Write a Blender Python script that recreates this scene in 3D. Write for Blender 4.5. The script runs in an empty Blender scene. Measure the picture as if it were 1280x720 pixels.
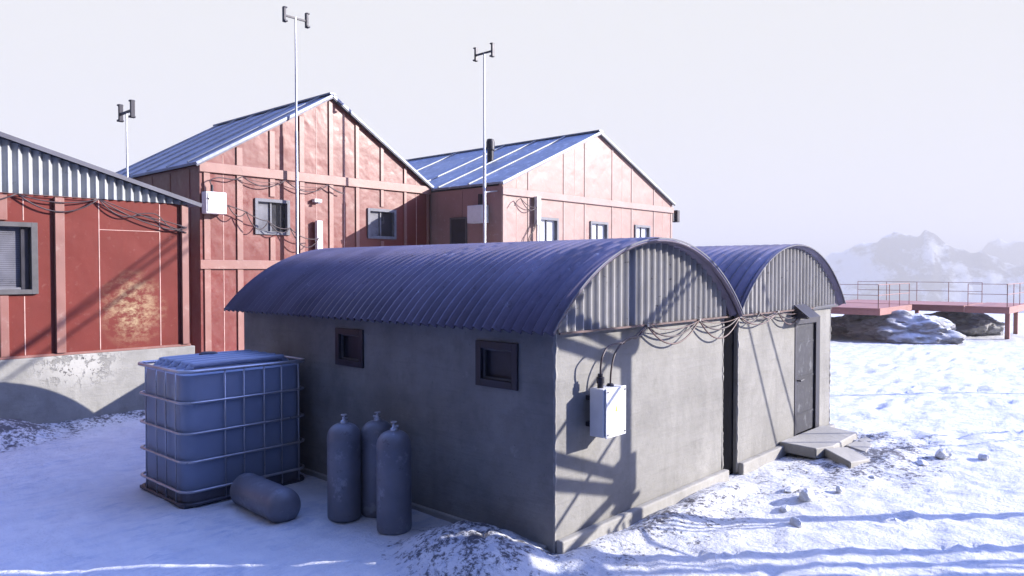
import bpy, math, random
from mathutils import Vector, noise, Matrix
random.seed(7)
S = bpy.context.scene
COL = S.collection
PI = math.pi
G0 = -0.18                      # general snow level
HAZE = .0008; SKYTINT = (.77,.86,1.52); SKYDIM = .10; VEIL = (3.85,3.86,3.88); SKYK = .10; EXPO = 1.15; MK = 2.0

# ------------------------------------------------------------------ helpers
class MB:
    def __init__(s): s.v = []; s.f = []
    def add(s, vs, fs):
        n = len(s.v); s.v += [tuple(p) for p in vs]; s.f += [tuple(i + n for i in f) for f in fs]; return s
    def box(s, x0, x1, y0, y1, z0, z1):
        x0, x1 = min(x0, x1), max(x0, x1); y0, y1 = min(y0, y1), max(y0, y1); z0, z1 = min(z0, z1), max(z0, z1)
        return s.add([(x0,y0,z0),(x1,y0,z0),(x1,y1,z0),(x0,y1,z0),(x0,y0,z1),(x1,y0,z1),(x1,y1,z1),(x0,y1,z1)],
                     [(0,3,2,1),(4,5,6,7),(0,1,5,4),(1,2,6,5),(2,3,7,6),(3,0,4,7)])
    def bar(s, a, b, w, h, up=(0,0,1)):
        a = Vector(a); b = Vector(b); d = (b - a).normalized(); up = Vector(up)
        r = d.cross(up)
        if r.length < 1e-3: r = d.cross(Vector((0,1,0)))
        r.normalize(); u = r.cross(d)
        vs = [p + r*w/2*i + u*h/2*j for p in (a, b) for i, j in ((-1,-1),(1,-1),(1,1),(-1,1))]
        return s.add(vs, [(3,2,1,0),(4,5,6,7),(0,1,5,4),(1,2,6,5),(2,3,7,6),(3,0,4,7)])
    def tube(s, pts, r, n=8, cap=True):
        pts = [Vector(p) for p in pts]; R = r if isinstance(r, (list, tuple)) else [r]*len(pts)
        rings = []; prev = None
        for i, p in enumerate(pts):
            d = (pts[min(i+1, len(pts)-1)] - pts[max(i-1, 0)])
            if d.length < 1e-9: d = Vector((0,0,1))
            d.normalize()
            if prev is None:
                a = Vector((0,0,1)) if abs(d.z) < .9 else Vector((1,0,0)); u = d.cross(a).normalized()
            else:
                u = (prev - d*prev.dot(d)).normalized()
            prev = u; w = d.cross(u)
            rings.append([p + (u*math.cos(2*PI*k/n) + w*math.sin(2*PI*k/n))*R[i] for k in range(n)])
        vs = [q for g in rings for q in g]; fs = []
        for i in range(len(pts)-1):
            for k in range(n):
                a = i*n+k; b = i*n+(k+1) % n; fs.append((a, b, b+n, a+n))
        if cap: fs.append(tuple(range(n))[::-1]); fs.append(tuple((len(pts)-1)*n+k for k in range(n)))
        return s.add(vs, fs)
    def lathe(s, prof, c=(0,0,0), n=28):
        vs = []; fs = []
        for r, z in prof:
            for k in range(n): vs.append((c[0]+r*math.cos(2*PI*k/n), c[1]+r*math.sin(2*PI*k/n), c[2]+z))
        for i in range(len(prof)-1):
            for k in range(n):
                a = i*n+k; b = i*n+(k+1) % n; fs.append((a, b, b+n, a+n))
        fs.append(tuple(range(n))[::-1]); fs.append(tuple((len(prof)-1)*n+k for k in range(n)))
        return s.add(vs, fs)
    def prism_y(s, poly, y0, y1):      # polygon in x,z extruded along y
        n = len(poly)
        vs = [(x, y0, z) for x, z in poly] + [(x, y1, z) for x, z in poly]
        return s.add(vs, [tuple(range(n)), tuple(range(n, 2*n))[::-1]] + [((i+1) % n, i, i+n, (i+1) % n+n) for i in range(n)])
    def wall_x(s, x0, x1, y0, y1, z0, z1, holes):   # wall slab normal to x, holes (ya,yb,za,zb)
        ys = sorted({y0, y1, *[h[0] for h in holes], *[h[1] for h in holes]})
        for a, b in zip(ys, ys[1:]):
            hs = sorted([h for h in holes if h[0] <= a + 1e-6 and h[1] >= b - 1e-6], key=lambda h: h[2]); z = z0
            for h in hs: s.box(x0, x1, a, b, z, h[2]); z = h[3]
            s.box(x0, x1, a, b, z, z1)
        return s
    def wall_y(s, y0, y1, x0, x1, z0, z1, holes):
        xs = sorted({x0, x1, *[h[0] for h in holes], *[h[1] for h in holes]})
        for a, b in zip(xs, xs[1:]):
            hs = sorted([h for h in holes if h[0] <= a + 1e-6 and h[1] >= b - 1e-6], key=lambda h: h[2]); z = z0
            for h in hs: s.box(a, b, y0, y1, z, h[2]); z = h[3]
            s.box(a, b, y0, y1, z, z1)
        return s
    def build(s, name, mat, parent=None, smooth=False, bevel=0, label=None, jit=0, fix=True):
        import bmesh
        off = wloc(parent) if parent else Vector((0,0,0))
        me = bpy.data.meshes.new(name)
        me.from_pydata([(x-off.x, y-off.y, z-off.z) for x, y, z in s.v], [], s.f)
        if fix:
            bm = bmesh.new(); bm.from_mesh(me); bmesh.ops.recalc_face_normals(bm, faces=bm.faces)
            if jit:
                for v in bm.verts: v.co += Vector(noise.noise_vector(v.co*3.1+Vector((5,1,2))))*jit
            bm.to_mesh(me); bm.free()
        me.materials.append(mat)
        if smooth:
            for p in me.polygons: p.use_smooth = True
            if smooth != 'all':
                try: me.set_sharp_from_angle(angle=math.radians(38))
                except Exception: pass
        o = bpy.data.objects.new(name, me); COL.objects.link(o)
        if parent: o.parent = parent
        if bevel:
            m = o.modifiers.new('bevel', 'BEVEL'); m.width = bevel; m.segments = 2; m.limit_method = 'ANGLE'
        if label: o['label'] = label
        return o
def wloc(o):
    v = Vector(o.location)
    while o.parent: o = o.parent; v += Vector(o.location)
    return v
def tag(o, label=None, cat=None, group=None, kind=None):
    if label: o['label'] = label
    if cat: o['category'] = cat
    if group: o['group'] = group
    if kind: o['kind'] = kind
    return o
def thing(name, label, cat, loc, group=None):
    o = bpy.data.objects.new(name, None); COL.objects.link(o); o.location = loc; o.empty_display_size = .2
    return tag(o, label, cat, group)
def copy_tree(o, parent=None):
    kids = list(o.children); c = o.copy(); COL.objects.link(c); c.parent = parent
    for k in kids: copy_tree(k, c)
    return c
def sag(a, b, s, n=10):
    a = Vector(a); b = Vector(b)
    return [a.lerp(b, t/n) - Vector((0,0,4*s*(t/n)*(1-t/n))) for t in range(n+1)]
def spline(pts, n=8):
    P = [Vector(p) for p in pts]; P = [P[0]*2-P[1]] + P + [P[-1]*2-P[-2]]; out = []
    for i in range(1, len(P)-2):
        for k in range(n):
            t = k/n; a, b, c, d = P[i-1:i+3]
            out.append(.5*((2*b)+(c-a)*t+(2*a-5*b+4*c-d)*t*t+(3*b-a-3*c+d)*t**3))
    out.append(P[-2]); return out

# ------------------------------------------------------------------ materials
class Mat:
    def __init__(s, name):
        s.m = bpy.data.materials.new(name); s.m.use_nodes = True; s.t = s.m.node_tree; s.n = s.t.nodes
        s.b = s.n['Principled BSDF']; s.co = s.n.new('ShaderNodeTexCoord').outputs['Object']
    def L(s, a, b): s.t.links.new(a, b); return b
    def noise(s, scale, detail=5, rough=.55, vec=None, stretch=None):
        v = vec or s.co
        if stretch:
            mp = s.n.new('ShaderNodeMapping'); mp.inputs['Scale'].default_value = stretch; s.L(v, mp.inputs[0]); v = mp.outputs[0]
        n = s.n.new('ShaderNodeTexNoise'); n.inputs['Scale'].default_value = scale; n.inputs['Detail'].default_value = detail
        n.inputs['Roughness'].default_value = rough; s.L(v, n.inputs['Vector']); return n.outputs['Fac']
    def ramp(s, x, a, b, ca=0, cb=1):
        r = s.n.new('ShaderNodeMapRange'); r.inputs['From Min'].default_value = a; r.inputs['From Max'].default_value = b
        r.inputs['To Min'].default_value = ca; r.inputs['To Max'].default_value = cb; s.L(x, r.inputs['Value']); return r.outputs[0]
    def mix(s, f, a, b):
        m = s.n.new('ShaderNodeMix'); m.data_type = 'RGBA'
        for i, x in ((0, f), (6, a), (7, b)):
            if hasattr(x, 'links'): s.L(x, m.inputs[i])
            else: m.inputs[i].default_value = (*x, 1) if isinstance(x, tuple) else x
        return m.outputs[2]
    def math(s, op, a, b=0.):
        m = s.n.new('ShaderNodeMath'); m.operation = op
        for i, x in enumerate((a, b)):
            if hasattr(x, 'links'): s.L(x, m.inputs[i])
            else: m.inputs[i].default_value = x
        return m.outputs[0]
    def near(s, c, r0, r1, sc=(1,1,1)):      # 1 inside r0 fading to 0 at r1 around a place on the surface
        mp = s.n.new('ShaderNodeMapping'); mp.vector_type = 'POINT'
        mp.inputs['Location'].default_value = (-c[0]*sc[0], -c[1]*sc[1], -c[2]*sc[2]); mp.inputs['Scale'].default_value = sc; s.L(s.co, mp.inputs[0])
        v = s.n.new('ShaderNodeVectorMath'); v.operation = 'LENGTH'; s.L(mp.outputs[0], v.inputs[0])
        return s.ramp(v.outputs['Value'], r0, r1, 1, 0)
    def bump(s, x, dist, strength=1., prev=None):
        b = s.n.new('ShaderNodeBump'); b.inputs['Distance'].default_value = dist; b.inputs['Strength'].default_value = strength
        s.L(x, b.inputs['Height'])
        if prev: s.L(prev, b.inputs['Normal'])
        return b.outputs[0]
    def out(s, col=None, rough=None, nor=None, metal=0, spec=.5):
        if col is not None:
            if isinstance(col, tuple): s.b.inputs['Base Color'].default_value = (*col, 1)
            else: s.L(col, s.b.inputs['Base Color'])
        if rough is not None:
            if isinstance(rough, (int, float)): s.b.inputs['Roughness'].default_value = rough
            else: s.L(rough, s.b.inputs['Roughness'])
        if nor: s.L(nor, s.b.inputs['Normal'])
        s.b.inputs['Metallic'].default_value = metal; s.b.inputs['Specular IOR Level'].default_value = spec
        return s.m

def simple(name, col, rough=.6, metal=0, var=.25, scale=6, bump=0.0, spec=.5):
    m = Mat(name); n = m.noise(scale)
    c2 = tuple(c*(1-var) for c in col); c3 = tuple(min(1, c*(1+var)) for c in col)
    return m.out(m.mix(m.ramp(n, .3, .7), c2, c3), m.ramp(n, .2, .8, max(.05, rough-.1), min(1, rough+.1)),
                 m.bump(m.noise(scale*6), bump) if bump else None, metal, spec)

def mat_snow():
    m = Mat('snow')
    big = m.noise(.35, 4); mid = m.noise(2.2, 6, .6, stretch=(1.3, .8, 1)); fine = m.noise(22, 6, .65); grit = m.noise(95, 3, .7)
    col = m.mix(m.ramp(mid, .35, .7), (.63,.635,.67), (.745,.745,.76))
    sc = m.noise(4.2, 7, .72, stretch=(.8, 1.7, 1)); pa = m.noise(.8, 4, .6)
    ice = m.math('MULTIPLY', m.ramp(sc, .48, .62), m.ramp(pa, .35, .65))
    col = m.mix(m.math('MULTIPLY', ice, .75), col, (.37,.43,.56))
    # dark gravel and soot showing through the snow in places with a shape of their own
    spots = None
    for c, r0, r1, sc, w in (((-.70,.70,0), .45, 1.0, (1.15,.85,1), .62), ((2.0,-.35,0), .1, 1.5, (.7,1.6,1), .65), ((6.9,-1.1,0), .2, 1.7, (.55,1.2,1), .85),
                          ((-2.5,11.0,0), .3, 1.6, (.9,1.2,1), 1.), ((-.6,11.3,0), .2, 1.3, (.5,2.2,1), .75), ((.3,-.25,0), .1, .8, (1,1,1), .5), ((4.1,-.7,0), .1, 1.2, (1,1,1), .4)):
        q = m.math('MULTIPLY', m.near(c, r0, r1, sc), w)
        spots = q if spots is None else m.math('MAXIMUM', spots, q)
    sp = m.noise(15, 6, .75); clump = m.noise(3.5, 3)
    thr = m.math('SUBTRACT', .67, m.math('MULTIPLY', spots, .22))
    thr = m.math('SUBTRACT', thr, m.math('MULTIPLY', m.math('SUBTRACT', clump, .5), .45))
    mask = m.math('GREATER_THAN', sp, thr); mask = m.math('MULTIPLY', mask, m.ramp(spots, .02, .15))
    soft = m.ramp(m.math('SUBTRACT', sp, thr), -.08, .03)
    soft = m.math('MULTIPLY', soft, m.ramp(spots, .02, .15))
    col = m.mix(m.math('MULTIPLY', soft, .92), col, (.045,.042,.055))
    # sparse tiny grit everywhere
    gm = m.math('GREATER_THAN', m.noise(34, 4, .8), .735)
    col = m.mix(m.math('MULTIPLY', gm, .6), col, (.16,.17,.22))
    b = m.bump(mid, .06, .9); b = m.bump(m.noise(7, 6, .65, stretch=(1, 1.5, 1)), .022, .9, b); b = m.bump(fine, .012, .9, b); b = m.bump(grit, .003, .7, b)
    r = m.out(col, .62, b, 0, .35)
    m.b.inputs['Subsurface Weight'].default_value = 0.0
    return r
def mat_concrete(name, base, spall=None, side=None):
    m = Mat(name); n = m.noise(1.2, 6, .6); f = m.noise(14, 6, .6); st = m.noise(5, 4, .6, stretch=(1, 1, .12))
    hz = m.noise(5, 4, .6, stretch=(.25, .25, 3.5))
    col = m.mix(m.ramp(n, .3, .75), tuple(c*.70 for c in base), tuple(min(1, c*1.12) for c in base))
    pt = m.noise(2.6, 7, .75); col = m.mix(m.ramp(pt, .50, .62, 0, .30), col, tuple(c*.55 for c in base)); col = m.mix(m.ramp(pt, .36, .30, 0, .35), col, tuple(min(1, c*1.45) for c in base))
    col = m.mix(m.ramp(st, .52, .8, 0, .35), col, tuple(c*.55 for c in base))
    col = m.mix(m.ramp(hz, .56, .72, 0, .34), col, tuple(c*.6 for c in base))
    col = m.mix(m.ramp(m.noise(30, 3, .8), .66, .71, 0, .7), col, tuple(c*.3 for c in base))
    b = m.bump(n, .03, .5); b = m.bump(f, .008, .7, b); b = m.bump(hz, .01, .5, b)
    if spall:
        mk = m.math('MULTIPLY', m.near(spall[0], spall[1]*.3, spall[1], spall[2]), m.ramp(m.noise(3.4, 6, .75), .43, .47))
        col = m.mix(mk, col, tuple(min(1, c*1.3) for c in base))
        pit = m.math('MULTIPLY', mk, m.ramp(m.noise(11, 4, .8, stretch=(1,1,.7)), .60, .62))
        col = m.mix(pit, col, (.05,.045,.05)); b = m.bump(mk, .02, .8, b)
    return m.out(col, .85, b, 0, .25)
def mat_panel(name, base, wear=(.62,.5,.45), rough=.5, dent=.02, glint=None, wearamt=.3, spec=.5):
    m = Mat(name); n = m.noise(.9, 5, .6); f = m.noise(7, 6, .65); cr = m.noise(2.0, 3, .5)
    col = m.mix(m.ramp(n, .3, .75), tuple(c*.85 for c in base), tuple(min(1, c*1.15) for c in base))
    col = m.mix(m.ramp(f, .58, .78, 0, wearamt), col, wear)
    st = m.noise(9, 3, .6, stretch=(1, 1, .1)); col = m.mix(m.ramp(st, .6, .8, 0, .3), col, tuple(c*.55 for c in base))
    if glint:
        mk = m.math('MULTIPLY', m.near(glint[0], .0, glint[1], (1,1,.85)), m.ramp(m.noise(4.2, 6, .75, stretch=(1,1,1.5)), .44, .62))
        col = m.mix(m.math('MULTIPLY', mk, .75), col, (.62,.52,.30))  # yellowish sun glint painted into the panel colour
    vo = m.n.new('ShaderNodeTexVoronoi'); vo.feature = 'SMOOTH_F1'; vo.inputs['Scale'].default_value = 1.6; vo.inputs['Smoothness'].default_value = .6
    wv = m.n.new('ShaderNodeVectorMath'); wv.operation = 'ADD'
    nz = m.n.new('ShaderNodeTexNoise'); nz.inputs['Scale'].default_value = 1.7; m.L(m.co, nz.inputs['Vector']); m.L(m.co, wv.inputs[0]); m.L(nz.outputs['Color'], wv.inputs[1]); m.L(wv.outputs[0], vo.inputs['Vector'])
    b = m.bump(vo.outputs['Distance'], dent*1.2, .8); b = m.bump(cr, dent, .8, b); b = m.bump(f, .0015, .6, b)
    return m.out(col, m.ramp(f, .3, .7, rough-.08, rough+.1), b, 0, spec)
def mat_metal(name, base, rough=.42, metal=.6, rust=.35, frost=0):
    m = Mat(name); n = m.noise(1.5, 5, .6); f = m.noise(9, 6, .7)
    col = m.mix(m.ramp(n, .3, .7), tuple(c*.8 for c in base), tuple(min(1, c*1.2) for c in base))
    col = m.mix(m.ramp(f, .62, .68, 0, rust), col, (.07,.055,.06))
    if frost: col = m.mix(m.ramp(m.noise(4, 6, .7), .55, .65, 0, frost), col, (.7,.73,.8))
    return m.out(col, m.ramp(f, .3, .7, rough-.08, rough+.12), m.bump(f, .001, .5), metal)
M = {}
M['snow'] = mat_snow()
M['conc'] = mat_concrete('painted_concrete', (.295,.285,.27))
M['found'] = mat_concrete('foundation_concrete', (.33,.32,.30), ((-.95-1.29,0.02,1.06-G0), .75, (.8,.3,1.25)))
M['plinth'] = mat_concrete('plinth_concrete', (.40,.385,.36))
M['redA'] = mat_panel('red_sheet_panel', (.165,.022,.017), rough=.40, dent=.013, wearamt=.10, spec=.65)
M['redL'] = mat_panel('brick_red_panel', (.16,.028,.022), rough=.62, dent=.012, glint=((0-1.16,0,2.1-G0), .75), wearamt=.12, spec=.22)
M['redB'] = mat_panel('glare_pale_panel', (.31,.18,.165), wear=(.42,.35,.34), rough=.46, dent=.012, wearamt=.75)  # pale base stands in for sun glare and haze on the far gable
M['wood'] = mat_panel('pale_pink_batten', (.26,.11,.09), wear=(.42,.32,.28), rough=.44, spec=.8, dent=.004, wearamt=.5)
M['woodB'] = mat_panel('glare_pale_batten', (.33,.22,.205), wear=(.42,.36,.35), rough=.55, dent=.004, wearamt=.6)  # battens paled to carry the same painted glare
M['seam'] = simple('pale_seam', (.58,.36,.32), .6)
M['roof'] = mat_metal('corrugated_roof_steel', (.125,.105,.15), .40, .55, .5)
M['trim'] = mat_metal('edge_trim_steel', (.10,.10,.13), .5, .4, .3)
def mat_bentroof():
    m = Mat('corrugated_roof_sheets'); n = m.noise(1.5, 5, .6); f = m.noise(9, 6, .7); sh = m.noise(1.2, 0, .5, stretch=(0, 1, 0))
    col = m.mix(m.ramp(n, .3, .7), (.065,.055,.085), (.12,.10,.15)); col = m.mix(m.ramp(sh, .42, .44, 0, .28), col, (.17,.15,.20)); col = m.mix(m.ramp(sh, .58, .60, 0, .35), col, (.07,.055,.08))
    col = m.mix(m.ramp(f, .62, .68, 0, .5), col, (.05,.035,.04)); col = m.mix(m.ramp(m.noise(5, 6, .75), .62, .72, 0, .35), col, (.45,.47,.55))
    return m.out(col, m.ramp(f, .3, .7, .34, .55), m.bump(f, .0015, .6), .5)
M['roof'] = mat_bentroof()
M['roofA'] = mat_metal('ribbed_roof_steel', (.20,.22,.30), .5, .5, .15, .15)
M['roofB'] = mat_metal('frosted_roof_steel', (.24,.27,.34), .5, .4, .2, .55)
M['galv'] = mat_metal('galvanised_sheet', (.31,.30,.30), .6, .1, .9)
M['galvL'] = mat_metal('pale_corrugated_sheet', (.36,.375,.39), .6, .2, .3)
M['steel'] = mat_metal('mast_steel', (.50,.52,.58), .35, .7, .1)
M['gapshade'] = simple('gap_shade_black', (.008,.008,.010), 1, 0, .1, 6, 0, 0)  # near-black for the painted shade in the gap between huts
M['dark'] = simple('dark_metal', (.03,.028,.04), .5, .3)
M['frame'] = simple('weathered_frame', (.09,.085,.09), .7)
M['frameA'] = simple('pale_window_frame', (.15,.15,.18), .6)
M['glass'] = simple('dark_glass', (.02,.02,.03), .25, 0, .2, 2)
M['blind'] = simple('blind_behind_glass', (.14,.14,.17), .3, 0, .2, 3)
M['pale'] = simple('pale_blind', (.62,.64,.70), .3, 0, .1, 3)
M['white'] = simple('white_enamel', (.78,.78,.80), .4, 0, .06, 5)
M['yellow'] = simple('yellow_sticker', (.75,.65,.08), .5)
M['cable'] = simple('cable_sheath', (.05,.03,.035), .5)
M['cableR'] = simple('brown_cable', (.11,.06,.055), .5)
M['door'] = mat_metal('stained_steel_door', (.025,.025,.038), .75, .0, .5, .10)
M['tank'] = simple('translucent_tank_plastic', (.27,.31,.42), .36, 0, .08, 1.5)
M['cage'] = mat_metal('cage_tube', (.46,.46,.50), .35, .6, .35)
M['cagedark'] = simple('pallet_steel', (.07,.07,.09), .5, .4)
M['palm'] = mat_metal('dull_pallet_sheet', (.13,.13,.16), .5, .4, .4)
M['cyl'] = mat_metal('cylinder_paint', (.20,.20,.23), .40, .1, .45, .22)
M['deck'] = mat_panel('red_deck_steel', (.34,.155,.14), rough=.7, dent=.003)
M['chunk'] = simple('snow_crust', (.74,.77,.84), .6, 0, .08, 8, .02)
def mat_rock():
    m = Mat('snowy_rock'); n = m.noise(.7, 8, .65); g = m.n.new('ShaderNodeNewGeometry'); sx = m.n.new('ShaderNodeSeparateXYZ'); m.L(g.outputs['Normal'], sx.inputs[0])
    k = m.math('ADD', sx.outputs['Z'], m.math('MULTIPLY', n, .9))
    f = m.noise(5, 8, .7, stretch=(.6,.6,1.6))
    col = m.mix(m.ramp(f, .3, .7), (.17,.165,.18), (.46,.45,.45)); col = m.mix(m.ramp(k, 1.0, 1.35, 0, .75), col, (.8,.82,.86))
    return m.out(col, .85, m.bump(f, .12, .9))
M['rock'] = mat_rock()
def mat_mount():
    m = Mat('snowy_mountain_rock'); n = m.noise(.008, 8, .7); g = m.n.new('ShaderNodeNewGeometry'); sx = m.n.new('ShaderNodeSeparateXYZ'); m.L(g.outputs['Normal'], sx.inputs[0])
    k = m.math('ADD', m.math('MULTIPLY', sx.outputs['Z'], .5), m.math('MULTIPLY', m.math('SUBTRACT', n, .5), 1.6))
    return m.out(m.mix(m.ramp(k, .37, .50), (.045,.045,.06), (.86,.88,.92)), .9, m.bump(m.noise(.03, 8, .7), 10, .8))
M['mount'] = mat_mount()
M['slope'] = simple('wind_packed_snow_slope', (.68,.70,.74), .7, 0, .1, .02)

# ------------------------------------------------------------------ snow ground
def sm(t): t = max(0, min(1, t)); return t*t*(3-2*t)
def gbump(x, y, cx, cy, rx, ry, h, p=1.):
    d = math.hypot((x-cx)/rx, (y-cy)/ry); return h*sm(1.25-d)**p if d < 1.25 else 0
PITS = [(random.uniform(.5, 9), random.uniform(-4, -.9), random.uniform(.05, .16), random.uniform(.012, .035)) for _ in range(120)] + \
       [(random.uniform(-4.5, -1), random.uniform(1.5, 9), random.uniform(.05, .14), random.uniform(.01, .025)) for _ in range(100)] + \
       [(random.uniform(8, 26), random.uniform(-3, 9), random.uniform(.1, .35), random.uniform(.03, .08)) for _ in range(260)]
def ground_z(x, y):
    v = Vector((x, y, 0)); r = math.hypot(x-2, y-2)
    z = G0 + .02*noise.noise(v*.6) + .035*noise.noise(v*.25)*min(1, r/8)
    if r < 120:
        w = Vector((x*.75+y*.3, y*1.5-x*.4, 0))          # wind crust, drawn out across the view
        z += .034*noise.noise(w*1.1) + .017*noise.noise(w*2.9+Vector((3,3,0))) + .009*abs(noise.noise(v*6.5)) + .004*noise.noise(v*16)
        if y < -.3 or x > 8.5: 
            z += .05*max(0, noise.noise(w*1.9+Vector((8,1,2)))) - .035*max(0, noise.noise(w*4.3+Vector((1,7,2)))-.12) + .012*noise.noise(w*9)
    else: z += .3*noise.noise(v*.01)*min(1, (r-120)/300)
    if r > 52: z -= 150*(1-math.exp(-(r-52)*.12*sm((r-52)/25)/150))
    # trodden mound at the hut's corner, banked snow at plinths and at the red building
    e = .09*noise.noise(v*2.2)
    z += gbump(x+e, y+e, -.62, .62, .62, .80, .27, .55)
    z += gbump(x+e, y+e, .1, -.30, .55, .30, .07) + gbump(x+e, y+e, .9, -.30, .4, .22, .06)
    dm = math.hypot((x+.62)/.9, (y-.62)/1.1)
    if dm < 1.2: z += .05*(1.2-dm)*noise.noise(v*7) + .03*(1.2-dm)*noise.noise(v*17)
    z += gbump(x+e, y, 2.1, -.35, .9, .30, .10, .8) + gbump(x, y+e, 3.2, -.3, .8, .32, .09) + gbump(x, y+e, 7.0, -1.1, 1.5, .8, .06)
    z += gbump(x+e*2, y+e*2, -2.7, 10.95, .95, .75, .36, .7) + gbump(x+e, y+e, -.6, 11.35, 1.7, .35, .12)
    z += gbump(x+e, y+e, .6, 11.0, 1.6, .6, .06)
    return z
def make_ground():
    def axis(c, n, a, L0, L1):
        k = math.asinh; lo = -k(L0/a); hi = k(L1/a)
        return [c + a*math.sinh(lo+(hi-lo)*i/(n-1)) for i in range(n)]
    xs = axis(1.5, 640, 4.2, 160, 4100); ys = axis(1.0, 580, 4.2, 160, 4100)
    pits = {}
    for p in PITS:
        for i in range(int((p[0]-p[2]*2)//1), int((p[0]+p[2]*2)//1)+1):
            for j in range(int((p[1]-p[2]*2)//1), int((p[1]+p[2]*2)//1)+1): pits.setdefault((i, j), []).append(p)
    vs = []
    for y in ys:
        for x in xs:
            z = ground_z(x, y)
            for p in pits.get((int(x//1), int(y//1)), ()):
                d = math.hypot((x-p[0])*.8, (y-p[1])*1.3)/p[2]
                if d < 2: z += -p[3]*math.exp(-d*d*1.5) + p[3]*.45*math.exp(-(d-1.25)**2*6)
            vs.append((x, y, z))
    n = len(xs); fs = [(j*n+i, j*n+i+1, (j+1)*n+i+1, (j+1)*n+i) for j in range(len(ys)-1) for i in range(n-1)]
    m = MB(); m.v = vs; m.f = fs
    o = m.build('snow_ground', M['snow'], smooth='all', fix=False); tag(o, kind='structure')
make_ground()

# ------------------------------------------------------------------ mountains (about 900 m away)
CAM = Vector((-6.248, -5.047, 2.917)); YAW = .7375; PIT = .02383; FPX = 931.6
def make_mountains(name, R0, R1, sil, seed, amp, NR=70, tp=.5, mat='mount', k2=1.):
    vs = []; nr = NR; azs = [math.radians(a) for a in [i*.13-8 for i in range(560)]]
    for i, az in enumerate(azs):
        d = math.degrees(az)
        h = 0
        for (a0, h0), (a1, h1) in zip(sil, sil[1:]):
            if a0 <= d <= a1: h = h0+(h1-h0)*(d-a0)/(a1-a0)
        for j in range(nr):
            t = j/(nr-1); r = R0+(R1-R0)*t; u_ = t/tp if t < tp else (1-t)/(1-tp); prof = u_**1.5 if t < tp else sm(u_)
            x = CAM.x+r*math.cos(az); y = CAM.y+r*math.sin(az); v = Vector((x/MK, y/MK, seed)); v2 = Vector((az*900, r/MK*.22, seed))
            rid = 1-abs(noise.noise(v2*.016)); rid2 = 1-abs(noise.noise(v2*.04+Vector((9,2,0))))
            z = -150+(h+150)*(prof**1.1)*(1-amp*.6+amp*.6*(.62*rid+.38*rid2)*1.12) + k2*(9*noise.noise(v*.02)+7*noise.noise(v2*.05)+5*noise.noise(v*.06)+4*noise.noise(v2*.12)+3*noise.noise(v*.15)+1.5*noise.noise(v2*.3))*prof**.7
            vs.append((x, y, z-2))
    fs = [(i*nr+j, i*nr+j+1, (i+1)*nr+j+1, (i+1)*nr+j) for i in range(len(azs)-1) for j in range(nr-1)]
    m = MB(); m.v = vs; m.f = fs; o = m.build(name, M[mat], smooth='all'); tag(o, kind='structure')
def az(px): return 42.255 - math.degrees(math.atan((px-640)/FPX))
SIL = [(1330,318),(1280,324),(1256,321),(1233,316),(1213,311),(1196,307),(1178,300),(1166,287),(1156,282),(1147,288),(1142,290),(1115,290),(1095,299),(1075,305),(1040,311),(1020,320),(960,327),(880,331),(760,336)]
SIL = [(az(p), (337.8-y)/math.hypot(FPX, p-640)*1950*1.0) for p, y in SIL]
make_mountains('mountain_range', 1550, 2350, [(-8, 16*MK)]+SIL, 1.5, .16)
SIL2 = [(1330,300),(1290,296),(1262,300),(1247,291),(1236,296),(1215,310),(1180,322),(1100,328),(980,332),(800,336)]
SIL2 = [(az(p), (337.8-y)/math.hypot(FPX, p-640)*1260*MK) for p, y in SIL2]
make_mountains('far_mountain_range', 1150*MK, 1450*MK, [(-8, 45*MK)]+SIL2, 7.7, .2)

# ------------------------------------------------------------------ barrel roof huts
def arc_pts(x0, x1, zf, rise, n, dr=0, ext=0):
    c = (x1-x0)/2; R = (c*c+rise*rise)/(2*rise); a = math.asin(c/R)
    if rise > c: a = PI-a
    cx = (x0+x1)/2; cz = zf+rise-R; a += ext/R
    return [(cx+(R+dr)*math.sin(-a+2*a*i/n), cz+(R+dr)*math.cos(-a+2*a*i/n)) for i in range(n+1)]
def corr_arch(root, x0, x1, zf, rise, y0, y1, period, amp, mat, label=None):
    """corrugated sheet bent over the hut, ridges running round the arch"""
    nt = 36; ny = int((y1-y0)/period*8); vs = []
    for layer in (0, 1):
        for j in range(ny+1):
            y = y0+(y1-y0)*j/ny; dr = amp*math.sin(2*PI*y/period) - layer*.012
            for (x, z) in arc_pts(x0, x1, zf, rise, nt, dr): vs.append((x, y, z))
    n = nt+1; N = n*(ny+1)
    fs = [(j*n+i, j*n+i+1, (j+1)*n+i+1, (j+1)*n+i) for j in range(ny) for i in range(nt)]
    fs += [(N+j*n+i, N+(j+1)*n+i, N+(j+1)*n+i+1, N+j*n+i+1) for j in range(ny) for i in range(nt)]
    for j in range(ny):
        for i in (0, nt): fs.append((j*n+i, (j+1)*n+i, N+(j+1)*n+i, N+j*n+i))
    for j in (0, ny):
        for i in range(nt): fs.append((j*n+i, j*n+i+1, N+j*n+i+1, N+j*n+i))
    m = MB(); m.v = vs; m.f = fs
    return m.build('roof', mat, root, smooth=True, label=label)
def arch_z(x, x0, x1, zf, rise):
    c = (x1-x0)/2; R = (c*c+rise*rise)/(2*rise); cx = (x0+x1)/2
    return zf+rise-R+math.sqrt(max(0, R*R-(x-cx)**2))
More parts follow.
